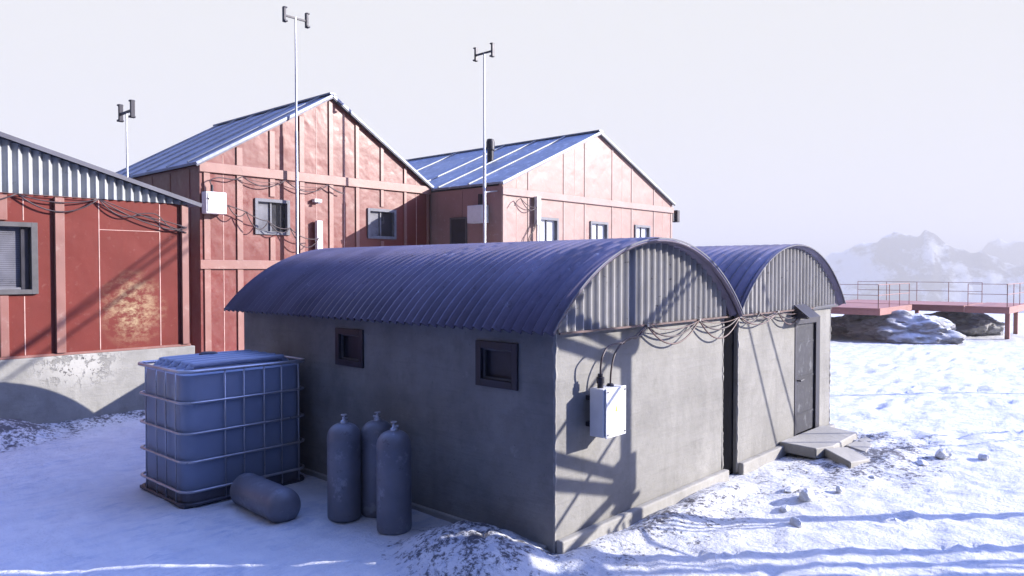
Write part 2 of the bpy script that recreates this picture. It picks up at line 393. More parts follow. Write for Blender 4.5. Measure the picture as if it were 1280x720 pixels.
def corr_gable(root, y, x0, x1, zf, ztop, period, amp, mat, zb=None, name='gable_sheet'):
    """corrugated sheet filling a gable: ztop(x) gives its upper edge, zb(x) the lower"""
    nx = int((x1-x0)/period*8); m = MB(); vs = []; zb = zb or (lambda x: zf)
    for layer in (0, .008):
        for i in range(nx+1):
            x = x0+(x1-x0)*i/nx; yy = y+amp*math.sin(2*PI*x/period)+layer
            b = zb(x); vs += [(x, yy, b), (x, yy, max(b+.002, ztop(x)))]
    N = 2*(nx+1)
    fs = [(2*i, 2*i+2, 2*i+3, 2*i+1) for i in range(nx)] + [(N+2*i, N+2*i+1, N+2*i+3, N+2*i+2) for i in range(nx)]
    fs += [(2*i, 2*i+2, N+2*i+2, N+2*i) for i in range(nx)]
    m.v = vs; m.f = fs
    return m.build(name, mat, root, smooth=True)
def side_window(root, xw, y0, y1, z0, z1, outw=-.03, dep=.10):
    f = MB(); t = .085
    f.box(xw+outw, xw+dep, y0, y0+t, z0, z1).box(xw+outw, xw+dep, y1-t, y1, z0, z1)
    f.box(xw+outw, xw+dep, y0+t, y1-t, z0, z0+t).box(xw+outw, xw+dep, y0+t, y1-t, z1-t, z1)
    fo = f.build('window', M['dark'], root, bevel=.004)
    MB().box(xw+.075, xw+.09, y0+t-.002, y1-t+.002, z0+t-.002, z1-t+.002).build('pane', M['dark'], fo)
    g = MB(); a = .025
    g.box(xw+.02, xw+.05, y0+t, y0+t+a, z0+t, z1-t).box(xw+.02, xw+.05, y1-t-a, y1-t, z0+t, z1-t)
    g.box(xw+.02, xw+.05, y0+t+a, y1-t-a, z0+t, z0+t+a).box(xw+.02, xw+.05, y0+t+a, y1-t-a, z1-t-a, z1-t)
    g.build('sash', M['frame'], fo)

def hut(label, x0, x1, L, wins, door, roofx, rise, roofy0, period, label_roof=None):
    root = thing('barrel_roof_hut', label, 'hut', ((x0+x1)/2, 0, G0), 'barrel-roofed huts')
    zt = 2.26; T = .18
    w = MB()
    w.wall_x(x0, x0+T, 0, L, -.35, zt, [(a, b, c, d) for a, b, c, d in wins])
    w.box(x1-T, x1, 0, L, -.35, zt)
    if door: w.wall_y(0, T, x0+T, x1-T, -.35, zt, [(door[0], door[1], -.34, door[2])])
    else: w.box(x0+T, x1-T, 0, T, -.35, zt)
    w.box(x0+T, x1-T, L-T, L, -.35, zt)
    w.build('wall', M['conc'], root)
    # rough arris: crumbled render on the two front corners
    for xc in (x0, x1):
        m = MB(); n = 60; P = []
        for i in range(n+1):
            z = -.15+(zt+.12)*i/n; r = .004+.034*abs(noise.noise(Vector((xc*3, 0, z*7))))+.012*abs(noise.noise(Vector((xc, 4, z*22))))
            P.append((xc+(.012 if xc == x0 else -.012), .012, z)); 
            if i == 0: R = []
            R.append(r+.008)
        m.tube(P, R, 7).build('crumbled_corner', M['plinth'], root, smooth=True)
    pl = MB(); pr_ = MB()
    segs = [(x0-.03, door[0]-.6), ] if door else [(x0-.03, x1+.03)]
    for a, b in segs: pl.box(a+.04, b, -.10, -.002, -.35, -.01)
    if door: pr_.box(door[1]+.1, x1+.03, -.10, -.002, -.35, -.02)
    ps = MB().box(x0-.05, x0-.002, .1, L, -.35, -.09); ps.build('plinth', M['plinth'], root, bevel=.02)
    if door: pr_.build('plinth', M['plinth'], root, bevel=.02)
    pl.build('plinth', M['plinth'], root, bevel=.02)
    rx0, rx1 = roofx
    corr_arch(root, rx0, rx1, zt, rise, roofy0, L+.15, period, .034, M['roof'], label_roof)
    # edge trim round the arch front
    P = arc_pts(rx0, rx1, zt, rise, 40, .022); Q = arc_pts(rx0, rx1, zt, rise, 40, .004)
    m = MB(); n = 41
    for y in (roofy0-.012, roofy0-.003):
        for p in P: m.v.append((p[0], y, p[1]))
        for p in Q: m.v.append((p[0], y, p[1]))
    N = 2*n
    for i in range(40):
        m.f += [(i, i+1, n+i+1, n+i), (N+i, N+n+i, N+n+i+1, N+i+1), (i, N+i, N+i+1, i+1), (n+i, n+i+1, N+n+i+1, N+n+i)]
    m.build('edge_trim', M['trim'], root)
    gx0, gx1 = x0-.02, x1+.02
    corr_gable(root, -.045, max(gx0, rx0+.05), min(gx1, rx1-.02), zt-.02, lambda x: arch_z(x, rx0, rx1, zt, rise)-.035, .150, .024, M['galv'])
    MB().prism_y([(a, b) for a, b in arc_pts(rx0+.1, rx1-.1, zt, rise-.06, 24)], L-.1, L).build('rear_gable', M['galv'], root)
    t = MB().box(gx0, gx1+.02, -.085, -.066, zt-.035, zt-.012); t.build('cable_rail', M['cableR'], root)
    # ceiling slab so no light leaks into the hut
    MB().box(x0+.01, x1-.01, .01, L-.01, zt+.002, zt+.03).build('ceiling', M['plinth'], root)
    for a, b, c, d in wins: side_window(root, x0, a, b, c, d)
    return root
h1 = hut('nearest concrete hut with two small dark side windows under a corrugated barrel roof', 0, 3.92, 6.73,
         [(.53, 1.19, 1.56, 2.09), (3.40, 4.05, 1.56, 2.09)], None, (-.30, 4.10), 1.04, -.22, .150)
h2 = hut('second barrel-roofed concrete hut with a stained grey door', 4.40, 8.34, 6.7, [], (6.62, 7.80, 2.03), (4.14, 8.66), 1.07, -.16, .180)
MB().box(3.935, 4.385, .06, .08, -.3, 2.3).build('gap_shade', M['gapshade'], h2)  # black sheet standing in for the deep shade between the huts
# door of the second hut
d = MB(); d.box(6.68, 7.58, .03, .07, .03, 1.97); door = d.build('door', M['door'], h2, bevel=.004)
for z in (.35, 1.0, 1.62): MB().box(6.72, 7.54, .018, .032, z, z+.03).build('door_rib', M['door'], door)
m = MB(); m.tube([(6.76,.03,.98),(6.76,-.05,.98),(6.90,-.05,.99)], .014, 8); m.box(6.72,6.80,.014,.028,.90,1.07); m.build('handle', M['dark'], door)
m = MB(); m.box(6.60, 6.68, -.012, .1, 0, 2.05).box(7.58, 7.76, -.012, .1, 0, 2.05).box(6.68, 7.58, -.012, .1, 1.97, 2.05); m.build('door_frame', M['dark'], h2)
# pitched hood lamp over the door
m = MB(); m.prism_y([(0,0),(1,0),(1,.02),(0,.02)], 0, 1)
m.v = [(6.40+.52*x, -.02-.30*y, 2.34-.24*y+z) for x, y, z in m.v]
m.build('door_hood', M['dark'], h2)
for xx in (6.40, 6.905): MB().add([(xx,-.02,2.335),(xx,-.315,2.095),(xx,-.02,2.09),(xx+.015,-.02,2.335),(xx+.015,-.315,2.095),(xx+.015,-.02,2.09)], [(0,1,2),(3,5,4),(0,3,4,1),(1,4,5,2),(2,5,3,0)]).build('hood_cheek', M['dark'], h2)
m = MB(); m.bar((7.25,-.02,2.22),(7.7,-.30,2.28), .16, .03); m.build('hood_bracket', M['galv'], h2)
# doorstep slabs
def slab(label, pts, th, name='concrete_slab'):
    c = sum((Vector(p) for p in pts), Vector())/len(pts); m = MB(); n = len(pts)
    m.v = [tuple(p) for p in pts]+[(p[0], p[1], p[2]-th) for p in pts]
    m.f = [tuple(range(n)), tuple(range(n, 2*n))[::-1]]+[(i, (i+1) % n, (i+1) % n+n, i+n) for i in range(n)]
    o = m.build(name, M['plinth']); o.modifiers.new('b', 'BEVEL').width = .015; tag(o, label, 'concrete slab', 'doorstep slabs')
    o.data.transform(Matrix.Translation(-c)); o.location = c; return o
slab('grey concrete doorstep slab directly under the stained door', [(5.95,-.62,.03),(6.45,-.72,.0),(7.8,-.68,.0),(7.9,-.02,.03),(5.95,-.015,.05)], .17)
slab('lower tilted concrete slab lying in the snow before the doorstep', [(5.75,-1.22,-.05),(6.45,-1.30,-.12),(7.0,-.76,-.10),(6.2,-.66,.0)], .14)
slab('flat snow-dusted slab beside the doorstep at the hut corner', [(6.9,-1.1,-.12),(7.9,-.95,-.13),(8.1,-.72,-.10),(7.05,-.72,-.09)], .1)

# ------------------------------------------------------------------ electrical box and cables on the huts
eb = thing('electrical_box', 'white electrical cabinet with a yellow mark on the near hut wall', 'electrical box', (.70, 0, 1.06))
MB().box(.49,.90,-.285,-.10,1.06,1.60).build('cabinet', M['white'], eb, bevel=.008)
MB().box(.515,.905,-.310,-.289,1.05,1.605).build('door', M['white'], eb, bevel=.008)
for x in (.545,.875):
    for z in (1.09, 1.565):
        m = MB(); m.lathe([(.012,0),(.012,.004)], (0,0,0), 10); m.v = [(x+vx, -.316+vz, z+vy) for vx, vy, vz in m.v]; m.build('screw', M['frame'], eb)
MB().add([(.685,-.3125,1.33),(.735,-.3125,1.33),(.71,-.3125,1.41)], [(0,1,2)]).build('warning_mark', M['yellow'], eb)
for x, z in ((.55,1.15),(.55,1.45),(.78,1.15),(.78,1.45)): MB().box(x,x+.07,-.10,-.002,z,z+.05).build('bracket', M['dark'], eb)
m = MB(); m.lathe([(.035,0),(.035,.05),(.045,.055),(.045,.12),(.03,.125),(.03,.16)], (.57,-.19,1.60), 14); m.build('cable_gland', M['dark'], eb, smooth=True)
m = MB(); m.lathe([(.04,0),(.045,.012),(.03,.03)], (.76,-.19,1.60), 14); m.build('cable_gland', M['dark'], eb, smooth=True)

cb = thing('cable_bundle', 'brown and black cables looped along the front walls of both huts', 'cables', (1.69, -.08, 2.2))
sup = [(1.69,-.085,2.23),(3.01,-.085,2.235),(4.22,-.10,2.23),(5.64,-.085,2.24),(6.62,-.085,2.20)]
def strand(pts, r, mat, parent): return MB().tube(pts, r, 6).build('cable', mat, parent, smooth='all')
strand(spline([(1.69,-.085,2.23),(1.40,-.10,2.12),(1.13,-.12,2.07),(.78,-.16,2.05),(.60,-.20,1.96),(.56,-.20,1.84),(.57,-.19,1.74)]), .012, M['cable'], cb)
strand(spline([(1.69,-.085,2.23),(1.52,-.10,2.12),(1.2,-.12,2.10),(.93,-.15,1.97),(.80,-.18,1.8),(.76,-.19,1.61)]), .012, M['cable'], cb)
strand(spline([(1.69,-.085,2.23),(1.58,-.09,2.16),(1.45,-.09,2.09),(1.30,-.10,2.11),(1.13,-.12,2.05)]), .009, M['cableR'], cb)
for (a, b), ss in zip(zip(sup, sup[1:]), ((.22,.34,.10),(.20,.36,.08),(.10,.20,.0),(.14,.26,.05))):
    for q, s_ in enumerate(ss):
        if s_ <= .0: continue
        a2 = (a[0], a[1]-.012*q, a[2]); b2 = (b[0], b[1]-.012*q, b[2])
        strand(sag(a2, b2, s_*.8, 14), .011 if q < 2 else .007, (M['cable'], M['cableR'], M['cableR'])[q], cb)
strand(sag((4.22,-.10,2.23),(4.95,-.10,2.26), .14, 10), .010, M['cable'], cb)
strand(sag((4.9,-.10,2.27),(5.64,-.10,2.25), .10, 10), .010, M['cableR'], cb)
for p in sup: MB().box(p[0]-.02, p[0]+.02, p[1]-.03, p[1]+.02, p[2]-.015, p[2]+.02).build('clamp', M['galv'], cb)

# ------------------------------------------------------------------ red buildings
def slope_slab(root, name, xa, za, xb, zb, y0, y1, th, mat):
    dx, dz = xb-xa, zb-za; l = math.hypot(dx, dz); nx, nz = -dz/l*th, dx/l*th
    if nz < 0: nx, nz = -nx, -nz
    return MB().prism_y([(xa, za), (xb, zb), (xb+nx, zb+nz), (xa+nx, za+nz)], y0, y1).build(name, mat, root)
def gable_building(label, name, x0, x1, ze, xr, zr, yf, L, mats, zbeams, studs, wins, fro, seams, overh=.12, sideholes=()):
    wallm, woodm, roofm = mats
    root = thing(name, label, 'building', ((x0+x1)/2, yf, G0), 'red gabled station buildings'); T = .15
    w = MB()
    w.wall_y(yf, yf+T, x0, x1, -.3, ze, [(a, b, c, d) for a, b, c, d in wins])
    w.prism_y([(x0, ze), (x1, ze), (xr, zr)], yf, yf+T)
    w.wall_x(x0, x0+T, yf+T, yf+L, -.3, ze-.05, sideholes).box(x1-T, x1, yf+T, yf+L, -.3, ze-.05)
    w.prism_y([(x0, -.3), (x1, -.3), (x1, ze), (xr, zr), (x0, ze)], yf+L, yf+L+T)
    w.build('wall', wallm, root)
    sl = (zr-ze)/(xr-x0); sr = (zr-ze)/(x1-xr)
    def top(x): return ze+(x-x0)*sl if x < xr else zr-(x-xr)*sr
    for zb0, zb1 in zbeams: MB().box(x0-.03, x1+.01, yf-.07, yf-.002, zb0, zb1).build('beam', woodm, root, bevel=.008)
    hs = [-.2]+[z for b in sorted(zbeams) for z in b]+[None]
    for x, w_ in studs:
        for k in range(0, len(hs), 2):
            za = hs[k]+.003; zb = hs[k+1]
            if zb is None: zb = min(top(x-w_/2), top(x+w_/2))-.06
            else: zb -= .003
            segs = [(za, zb)]
            for wx0, wx1, wz0, wz1 in wins:
                if wx0-.1 < x < wx1+.1:
                    segs = [q for s0, s1 in segs for q in ((s0, min(s1, wz0-.09)), (max(s0, wz1+.09), s1)) if q[1]-q[0] > .05]
            for s0, s1 in segs:
                if s1-s0 > .05: MB().box(x-w_/2, x+w_/2, yf-(.036 if roofm is M['roofA'] else .018), yf-.002, s0, s1).build('batten', woodm, root, bevel=.006)
    # thin sheet joints between battens, and on the side wall
    for (a, _), (b, _) in zip(studs, studs[1:]):
        x = (a+b)/2
        MB().box(x-.008, x+.008, yf-.006, yf-.001, -.2, top(x)-.1).build('sheet_joint', M['seam'], root) if not any(q[0]-.1 < x < q[1]+.1 for q in wins) else None
    y = yf+.6
    while y < yf+L-.3:
        MB().box(x0-.012, x0-.001, y-.03, y+.03, -.2, ze-.12).build('side_rib', wallm, root); y += 1.2
    # corner boards, rake trim, roof
    rt = .07
    slope_slab(root, 'roof', x0-overh, ze-overh*sl+.02, xr, zr+.02, yf-fro, yf+L+.3, rt, roofm)
    slope_slab(root, 'roof', xr, zr+.02, x1+overh*.5, ze-overh*.5*sr+.02, yf-fro, yf+L+.3, rt, roofm)
    slope_slab(root, 'rake_trim', x0-overh, ze-overh*sl-.03, xr, zr-.03, yf-fro+.01, yf-fro+.04, .048, M['trim'])
    slope_slab(root, 'rake_trim', xr, zr-.03, x1+overh*.5, ze-overh*.5*sr-.03, yf-fro+.01, yf-fro+.04, .048, M['dark'])
    a = math.atan(sl)
    for ys in seams:
        MB().bar((x0-overh, ys, ze-overh*sl+rt/math.cos(a)+.045), (xr-.02, ys, zr+rt/math.cos(a)+.045), .065, .04).build('roof_seam', M['galvL'], root)
    MB().bar((xr, yf-fro, zr+.11), (xr, yf+L+.3, zr+.11), .22, .05).build('ridge_cap', roofm, root)
    # windows: frame, mullion, panes
    for a0, a1, b0, b1 in wins:
        deep = name == 'red_gabled_building' 
        f = MB(); t = .07; y0 = yf-.05; y1 = yf+.11
        f.box(a0-.02, a0+t, y0, y1, b0-.02, b1+.02).box(a1-t, a1+.02, y0, y1, b0-.02, b1+.02).box(a0+t, a1-t, y0, y1, b0-.02, b0+t).box(a0+t, a1-t, y0, y1, b1-t, b1+.02)
        fo = f.build('window', M['frameA'], root, bevel=.004)
        mx = (a0+a1)/2-.03
        MB().box(mx-.022, mx+.022, yf+.015, yf+.07, b0+t, b1-t).build('mullion', M['frameA'], fo)
        MB().box(a0+t-.003, mx-.024, yf+.06, yf+.075, b0+t-.003, b1-t+.003).build('pane', winmat[0], fo)
        MB().box(mx+.024, a1-t+.003, yf+.075, yf+.09, b0+t-.003, b1-t+.003).build('pane', winmat[1], fo)
    return root
# middle red building, two storeys
winmat = (M['blind'], M['glass'])
bA = gable_building('two-storey red building with dented panels and pale battens behind the tall mast', 'red_gabled_building', 2.74, 10.72, 5.72, 6.78, 8.10, 14.17, 7.0,
    (M['redA'], M['wood'], M['roofA']), [(2.95, 3.19), (5.50, 5.76)],
    [(2.92,.17),(3.84,.17),(4.82,.16),(5.77,.16),(6.77,.15),(7.73,.13),(8.69,.12),(9.64,.11),(10.62,.10)],
    [(4.30, 5.34, 3.94, 4.90), (8.13, 9.23, 3.94, 4.86)], .14, [14.6,15.9,17.2,18.5,19.8,21.1])
winmat = (M['pale'], M['pale'])
bB = gable_building('pale pink gabled building with a row of pale windows and a chimney, farthest right', 'red_gabled_building', 10.80, 21.15, 5.62, 15.92, 7.84, 10.86, 18.0,
    (M['redB'], M['woodB'], M['roofB']), [(5.28, 5.50)],
    [(10.9,.16),(12.05,.08),(13.9,.08),(15.1,.08),(16.8,.08),(18.1,.08),(19.7,.08),(21.05,.12)],
    [(12.51,13.56,3.70,4.66),(15.42,16.48,3.70,4.66),(18.32,19.38,3.70,4.66)], .12, [12.3,13.75,15.4,18.2,21.3], overh=.06)
# side door of the pale building, its chimney
m = MB(); m.box(10.765,10.798,12.42,13.18,2.4,4.62); sd = m.build('side_door', M['dark'], bB)
m = MB(); m.box(10.75,10.764,12.40,12.46,2.4,4.66).box(10.75,10.764,13.14,13.20,2.4,4.66).box(10.75,10.764,12.46,13.14,4.60,4.66).build('frame', M['frame'], sd)
ch = MB().lathe([(.12,0),(.12,.62),(.155,.66),(.155,.95),(.12,1.05)], (13.5,13.96,6.66), 16).build('chimney', M['dark'], bB, smooth=True)
# small wall fixture and right-end lamp as things on the walls
fx = thing('wall_fixture', 'small pale fixture on the red gable just right of the mast', 'fixture', (6.24, 14.17, 4.95))
MB().box(6.12,6.36,14.02,14.168,4.93,5.02).build('body', M['white'], fx); MB().box(6.20,6.28,13.98,14.018,4.88,4.93).build('lens', M['frameA'], fx)
wl = thing('wall_lamp', 'dark flood lamp sticking out from the right corner of the pale building', 'lamp', (21.2, 10.9, 5.1))
MB().box(21.17,21.32,10.85,10.97,4.95,5.28).build('bracket', M['frame'], wl); MB().box(21.36,21.56,10.74,11.0,4.92,5.42).build('lamp_housing', M['dark'], wl, bevel=.02)
MB().box(21.30,21.38,10.84,10.92,5.06,5.14).build('arm', M['dark'], wl)

# left red building on a concrete foundation
YL = 11.41
bL = thing('red_building', 'low brick-red building on a pale concrete foundation at the left edge', 'building', (1.16, YL, G0))
xl0, xl1 = -13.5, 1.16; wz0, wz1, wx0, wx1 = 2.49, 3.80, -3.0, -1.79
w = MB(); w.wall_y(YL, YL+.15, xl0, xl1, 1.24, 4.36, [(wx0, wx1, wz0, wz1)])
w.box(xl1-.15, xl1, YL+.15, YL+9, 1.24, 4.2); w.box(xl0, xl0+.15, YL+.15, YL+9, 1.24, 4.2); w.box(xl0, xl1, YL+9, YL+9.15, 1.24, 4.3)
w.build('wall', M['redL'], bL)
f = MB(); f.box(xl0, 1.29, YL-.05, YL+9.2, -.5, 1.235); f.build('foundation', M['found'], bL, bevel=.02)
MB().box(xl0, 1.20, YL-.035, YL-.002, 1.24, 1.285).build('base_rail', M['wood'], bL)
xr = -6.2
def rakeL(x): return 4.36+(1.35-x)*.2845 if x > xr else 4.36+(1.35-xr)*.2845-(xr-x)*.2845
corr_gable(bL, YL-.03, xl0, 1.20, 4.36, lambda x: rakeL(x)-.03, .168, .040, M['galvL'], lambda x: 4.37, 'gable_cladding')
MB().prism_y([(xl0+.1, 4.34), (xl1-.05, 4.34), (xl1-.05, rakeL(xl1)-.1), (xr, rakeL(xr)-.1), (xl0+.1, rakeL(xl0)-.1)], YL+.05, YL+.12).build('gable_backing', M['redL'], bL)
slope_slab(bL, 'roof', xr, rakeL(xr), 1.40, rakeL(1.40), YL-.16, YL+9.3, .06, M['roofA'])
slope_slab(bL, 'roof', xl0-.3, rakeL(xl0-.3), xr, rakeL(xr), YL-.16, YL+9.3, .06, M['roofA'])
slope_slab(bL, 'rake_trim', xr, rakeL(xr)-.03, 1.40, rakeL(1.40)-.03, YL-.18, YL-.163, .085, M['trim'])
for x, w_ in ((-6.2,.16),(-4.6,.16),(-1.38,.165),(1.08,.145)): MB().box(x-w_/2, x+w_/2, YL-.075, YL-.002, 1.29, 4.34).build('batten', M['wood'], bL, bevel=.006)
MB().box(-2.39, -2.25, YL-.05, YL-.002, 1.29, 2.44).build('batten', M['wood'], bL, bevel=.006)
MB().box(-2.39, -2.25, YL-.05, YL-.002, 3.86, 4.34).build('batten', M['wood'], bL, bevel=.006)
for x, z0, z1 in ((-.65,1.29,4.34),(.56,1.29,4.34),(-1.98,3.87,4.34),(-1.98,1.29,2.42)): MB().box(x-.008, x+.008, YL-.006, YL-.001, z0, z1).build('sheet_joint', M['seam'], bL)
MB().box(-.64, .55, YL-.006, YL-.001, 3.74, 3.752).build('sheet_joint', M['seam'], bL)
f = MB(); t = .11
f.box(wx0-.03, wx0+t, YL-.07, YL+.1, wz0-.03, wz1+.03).box(wx1-t+.03, wx1+.03, YL-.07, YL+.1, wz0-.03, wz1+.03).box(wx0+t, wx1-t+.03, YL-.07, YL+.1, wz0-.03, wz0+.06).box(wx0+t, wx1-t+.03, YL-.07, YL+.1, wz1-.06, wz1+.03)
wo = f.build('window', M['frame'], bL, bevel=.005)
m = MB(); z = wz0+.06
while z < wz1-.07:
    m.box(wx0+t, wx1-t-.12, YL+.09, YL+.102, z, z+.034); z += .04
m.build('shutter', M['blind'], wo)
MB().box(wx0, wx1+.05, YL+.12, YL+.14, wz0, wz1).build('pane', M['dark'], wo)
MB().box(wx1-t-.12, wx1-t+.0, YL+.02, YL+.10, wz0+.06, wz1-.06).build('sash', M['dark'], wo)
MB().box(wx0+t, wx1-t-.12, YL+.03, YL+.085, wz0+.062, wz0+.10).build('sill', M['frameA'], wo)
# cables looped under its gable
cl = thing('cable_bundle', 'thin dark cables looped below the corrugated gable of the left red building', 'cables', (-.68, YL-.08, 4.3))
Y = YL-.09
for pts, r_ in (([(-6,Y,4.40),(-2.1,Y,4.36),(-.68,Y,4.36)], .008),):
    strand(pts, r_, M['cableR'], cl)
for a, b, s_, r_ in (((-2.1,4.36),(-.68,4.36),.30,.012),((-2.1,4.36),(-.68,4.36),.12,.010),((-3.6,4.38),(-2.1,4.36),.22,.012),((-.68,4.36),(.05,4.08),.16,.010),((.05,4.08),(1.08,3.86),-.02,.010),((-.68,4.36),(.55,3.84),.06,.010),((.55,3.84),(1.10,3.86),.05,.012),((-.68,4.36),(1.05,3.76),.0,.008)):
    strand(sag((a[0],Y,a[1]),(b[0],Y-.01,b[1]), s_, 12), r_*1.25, M['cable'], cl)
strand(spline([(.05,Y,4.10),(.45,Y,4.11),(.75,Y,3.84),(1.1,Y,3.74)]), .012, M['cable'], cl)

# ------------------------------------------------------------------ boxes, conduits and cables on the red buildings
def wallbox(label, x0, x1, y0, y1, z0, z1, group):
    o = thing('junction_box', label, 'junction box', ((x0+x1)/2, (y0+y1)/2, z0), group)
    MB().box(x0,x1,y0,y1,z0,z1).build('housing', M['white'], o, bevel=.02); return o
b1 = wallbox('white junction box at the top left corner of the two-storey red building', 2.76,3.32,13.86,14.115,4.40,4.97,'white junction boxes')
MB().tube([(2.99,14.0,4.975),(2.99,14.0,5.16)], .035, 10).build('cable_gland', M['dark'], b1)
MB().box(2.80,3.28,13.845,13.858,4.45,4.93).build('lid', M['white'], b1, bevel=.005)
b2 = wallbox('white junction box on the shaded side wall of the pale building behind the mast', 10.49,10.795,11.43,12.11,4.42,4.98,'white junction boxes')
MB().box(10.475,10.488,11.47,12.07,4.46,4.94).build('lid', M['white'], b2, bevel=.005)
MB().box(10.70,10.78,11.70,11.82,4.985,5.35).build('conduit', M['dark'], b2)
def trunk(label, x, y, z0, z1):
    o = thing('cable_duct', label, 'cable duct', (x, y, z0), 'white vertical cable ducts')
    MB().box(x-.10,x+.09,y-.13,y,z0+.3,z1).build('cover', M['white'], o, bevel=.01)
    MB().box(x-.03,x+.03,y-.09,y-.03,z0-3.2,z0+.3).build('pipe', M['steel'], o); return o
trunk('white upright cable duct on the two-storey red wall above the near hut roof', 6.27, 14.11, 3.05, 4.38)
trunk('white upright cable duct at the left window of the pale building', 12.36, 10.79, 4.1, 5.32)
cA = thing('cable_bundle', 'cables strung across the two-storey red building from its white box past the window', 'cables', (4.5, 14.0, 4.3))
Y = 14.02
up = [(3.86,5.46),(5.16,5.47),(6.57,5.46),(7.15,5.25)]
strand(spline([(2.99,Y,5.14),(2.96,Y,5.28),(3.2,Y,5.37),(3.6,Y,5.36),(3.86,Y,5.46)]), .016, M['cable'], cA)
for (a, b), s_ in zip(zip(up, up[1:]), (.22,.26,.05)):
    strand(sag((a[0],Y,a[1]),(b[0],Y,b[1]), s_, 12), .015, M['cable'], cA); strand(sag((a[0],Y,a[1]),(b[0],Y,b[1]), s_*.5, 12), .008, M['cableR'], cA)
Y = 13.90
lo = [(2.80,4.80),(3.38,4.64),(3.89,4.50),(4.55,4.28),(5.22,4.12),(6.17,3.86)]
for (a, b), ss in zip(zip(lo, lo[1:]), ((.05,.2),(.20,.0),(.05,.34),(.1,.22),(.14,.40))):
    yb = Y-.05 if a[0] < 3.3 else Y
    for s_ in ss: strand(sag((a[0],yb-.0,a[1]),(b[0],Y,b[1]), s_, 12), .014, M['cable'], cA)
cB = thing('cable_bundle', 'short cables hanging beside the corner of the pale building', 'cables', (12.0, 10.75, 4.9))
Y = 10.70
strand(sag((11.5,Y,5.20),(12.27,Y,4.97), .22, 12), .014, M['cable'], cB); strand(sag((11.5,Y,5.20),(12.27,Y,4.97), .10, 12), .012, M['cable'], cB)
strand(spline([(11.2,Y,4.95),(11.35,Y,5.12),(11.5,Y,5.2)]), .014, M['cable'], cB)
strand(spline([(12.30,Y,4.95),(12.26,Y,4.5),(12.05,Y,4.15),(11.9,Y,3.75)]), .014, M['cable'], cB); strand(spline([(12.33,Y,4.9),(12.20,Y,4.3),(11.92,Y,4.0),(11.86,Y,3.7)]), .014, M['cable'], cB)

# ------------------------------------------------------------------ masts with twin panel antennas
def mast(label, x, y, top, rot, r0, bracket=None):
    o = thing('antenna_mast', label, 'antenna mast', (x, y, -.2), 'antenna masts with twin panels')
    MB().tube([(x,y,-.25),(x,y,top*.68),(x,y,top*.68+.02),(x,y,top)], [r0,r0,r0*.72,r0*.6], 10).build('pole', M['steel'], o, smooth=True)
    c, s_ = math.cos(rot), math.sin(rot); h = .36
    def P(u, v, w): return (x+u*c-v*s_, y+u*s_+v*c, top+w)
    MB().bar(P(-h,0,-.03), P(h,0,-.03), .05, .05).build('crossarm', M['dark'], o)
    for sg in (-1, 1):
        m = MB(); m.bar(P(sg*h,0,-.21), P(sg*h,0,.21), .10, .07, up=(c, s_, 0)); m.bar(P(sg*h+.03,0,-.21), P(sg*h+.03,0,-.16), .14, .10, up=(c, s_, 0)); m.bar(P(sg*h+.03,0,.17), P(sg*h+.03,0,.21), .13, .08, up=(c, s_, 0))
        m.build('panel_antenna', M['dark'], o, bevel=.01)
    if bracket: MB().bar(bracket[0], bracket[1], .04, .04).build('bracket', M['steel'], o)
    return o
mast('tallest pale steel mast standing before the two-storey red building', 5.43, 13.88, 10.11, 0, .045)
mast('pale steel mast at the near corner of the pale building', 10.36, 11.2, 9.66, PI/2, .05, ((10.36,11.2,5.34),(10.78,11.05,5.40)))
mast('thin mast rising behind the low red building at the left', .88, 14.0, 6.76, PI/2, .032)

# ------------------------------------------------------------------ caged liquid tank
tk = thing('liquid_tank', 'blue-white plastic tank in a steel tube cage standing on snow', 'tank', (-1.2, 5.2, G0))
X0, X1, Y0, Y1, ZB, ZT = -2.02, -.22, 4.50, 5.96, G0+.02, 1.60
def rrect(x0, x1, y0, y1, r, n=5):
    out = []
    for cx, cy, a0 in ((x1-r, y1-r, 0), (x0+r, y1-r, 90), (x0+r, y0+r, 180), (x1-r, y0+r, 270)):
        for k in range(n+1): a = math.radians(a0+90*k/n); out.append((cx+r*math.cos(a), cy+r*math.sin(a)))
    return out
m = MB(); levels = [(.06,.15,.06),(.02,.20,.03)]
prof = [(ZB+.16,.05,.16),(ZB+.2,.025,.18),(ZT-.16,.025,.18),(ZT-.06,.035,.19),(ZT-.03,.07,.2),(ZT-.012,.15,.22),(ZT-.005,.3,.25)]
rings = [[(x, y, z) for x, y in rrect(X0+ins, X1-ins, Y0+ins, Y1-ins, r)] for z, ins, r in prof]
n = len(rings[0]); m.v = [p for g in rings for p in g]
m.f = [(i*n+k, i*n+(k+1) % n, (i+1)*n+(k+1) % n, (i+1)*n+k) for i in range(len(rings)-1) for k in range(n)] + [tuple(range(n))[::-1], tuple((len(rings)-1)*n+k for k in range(n))]
body = m.build('tank_body', M['tank'], tk, smooth=True)
for i, yy in enumerate((4.78, 5.02, 5.26, 5.50, 5.72)):
    pts = [(X0+.10,yy,ZT-.10),(X0+.22,yy,ZT+.02),(X0+.35,yy,ZT+.045),(X1-.35,yy,ZT+.045),(X1-.22,yy,ZT+.02),(X1-.10,yy,ZT-.10)]
    MB().tube(spline(pts, 4), .045, 8).build('top_rib', M['tank'], body, smooth='all')
MB().lathe([(.13,0),(.13,.05),(.10,.07)], (-1.15,5.62,ZT+.045), 20).build('filler_cap', M['dark'], body, smooth=True)
def ring(z, r, mat, name, ins=0, rr=.16):
    P = rrect(X0+ins, X1-ins, Y0+ins, Y1-ins, rr, 6); P = [(x, y, z) for x, y in P]; P.append(P[0]); P.append(P[1])
    return MB().tube(P, r, 8, cap=False).build(name, mat, tk, smooth='all')
ring(ZT, .024, M['cage'], 'top_rail', -.02)
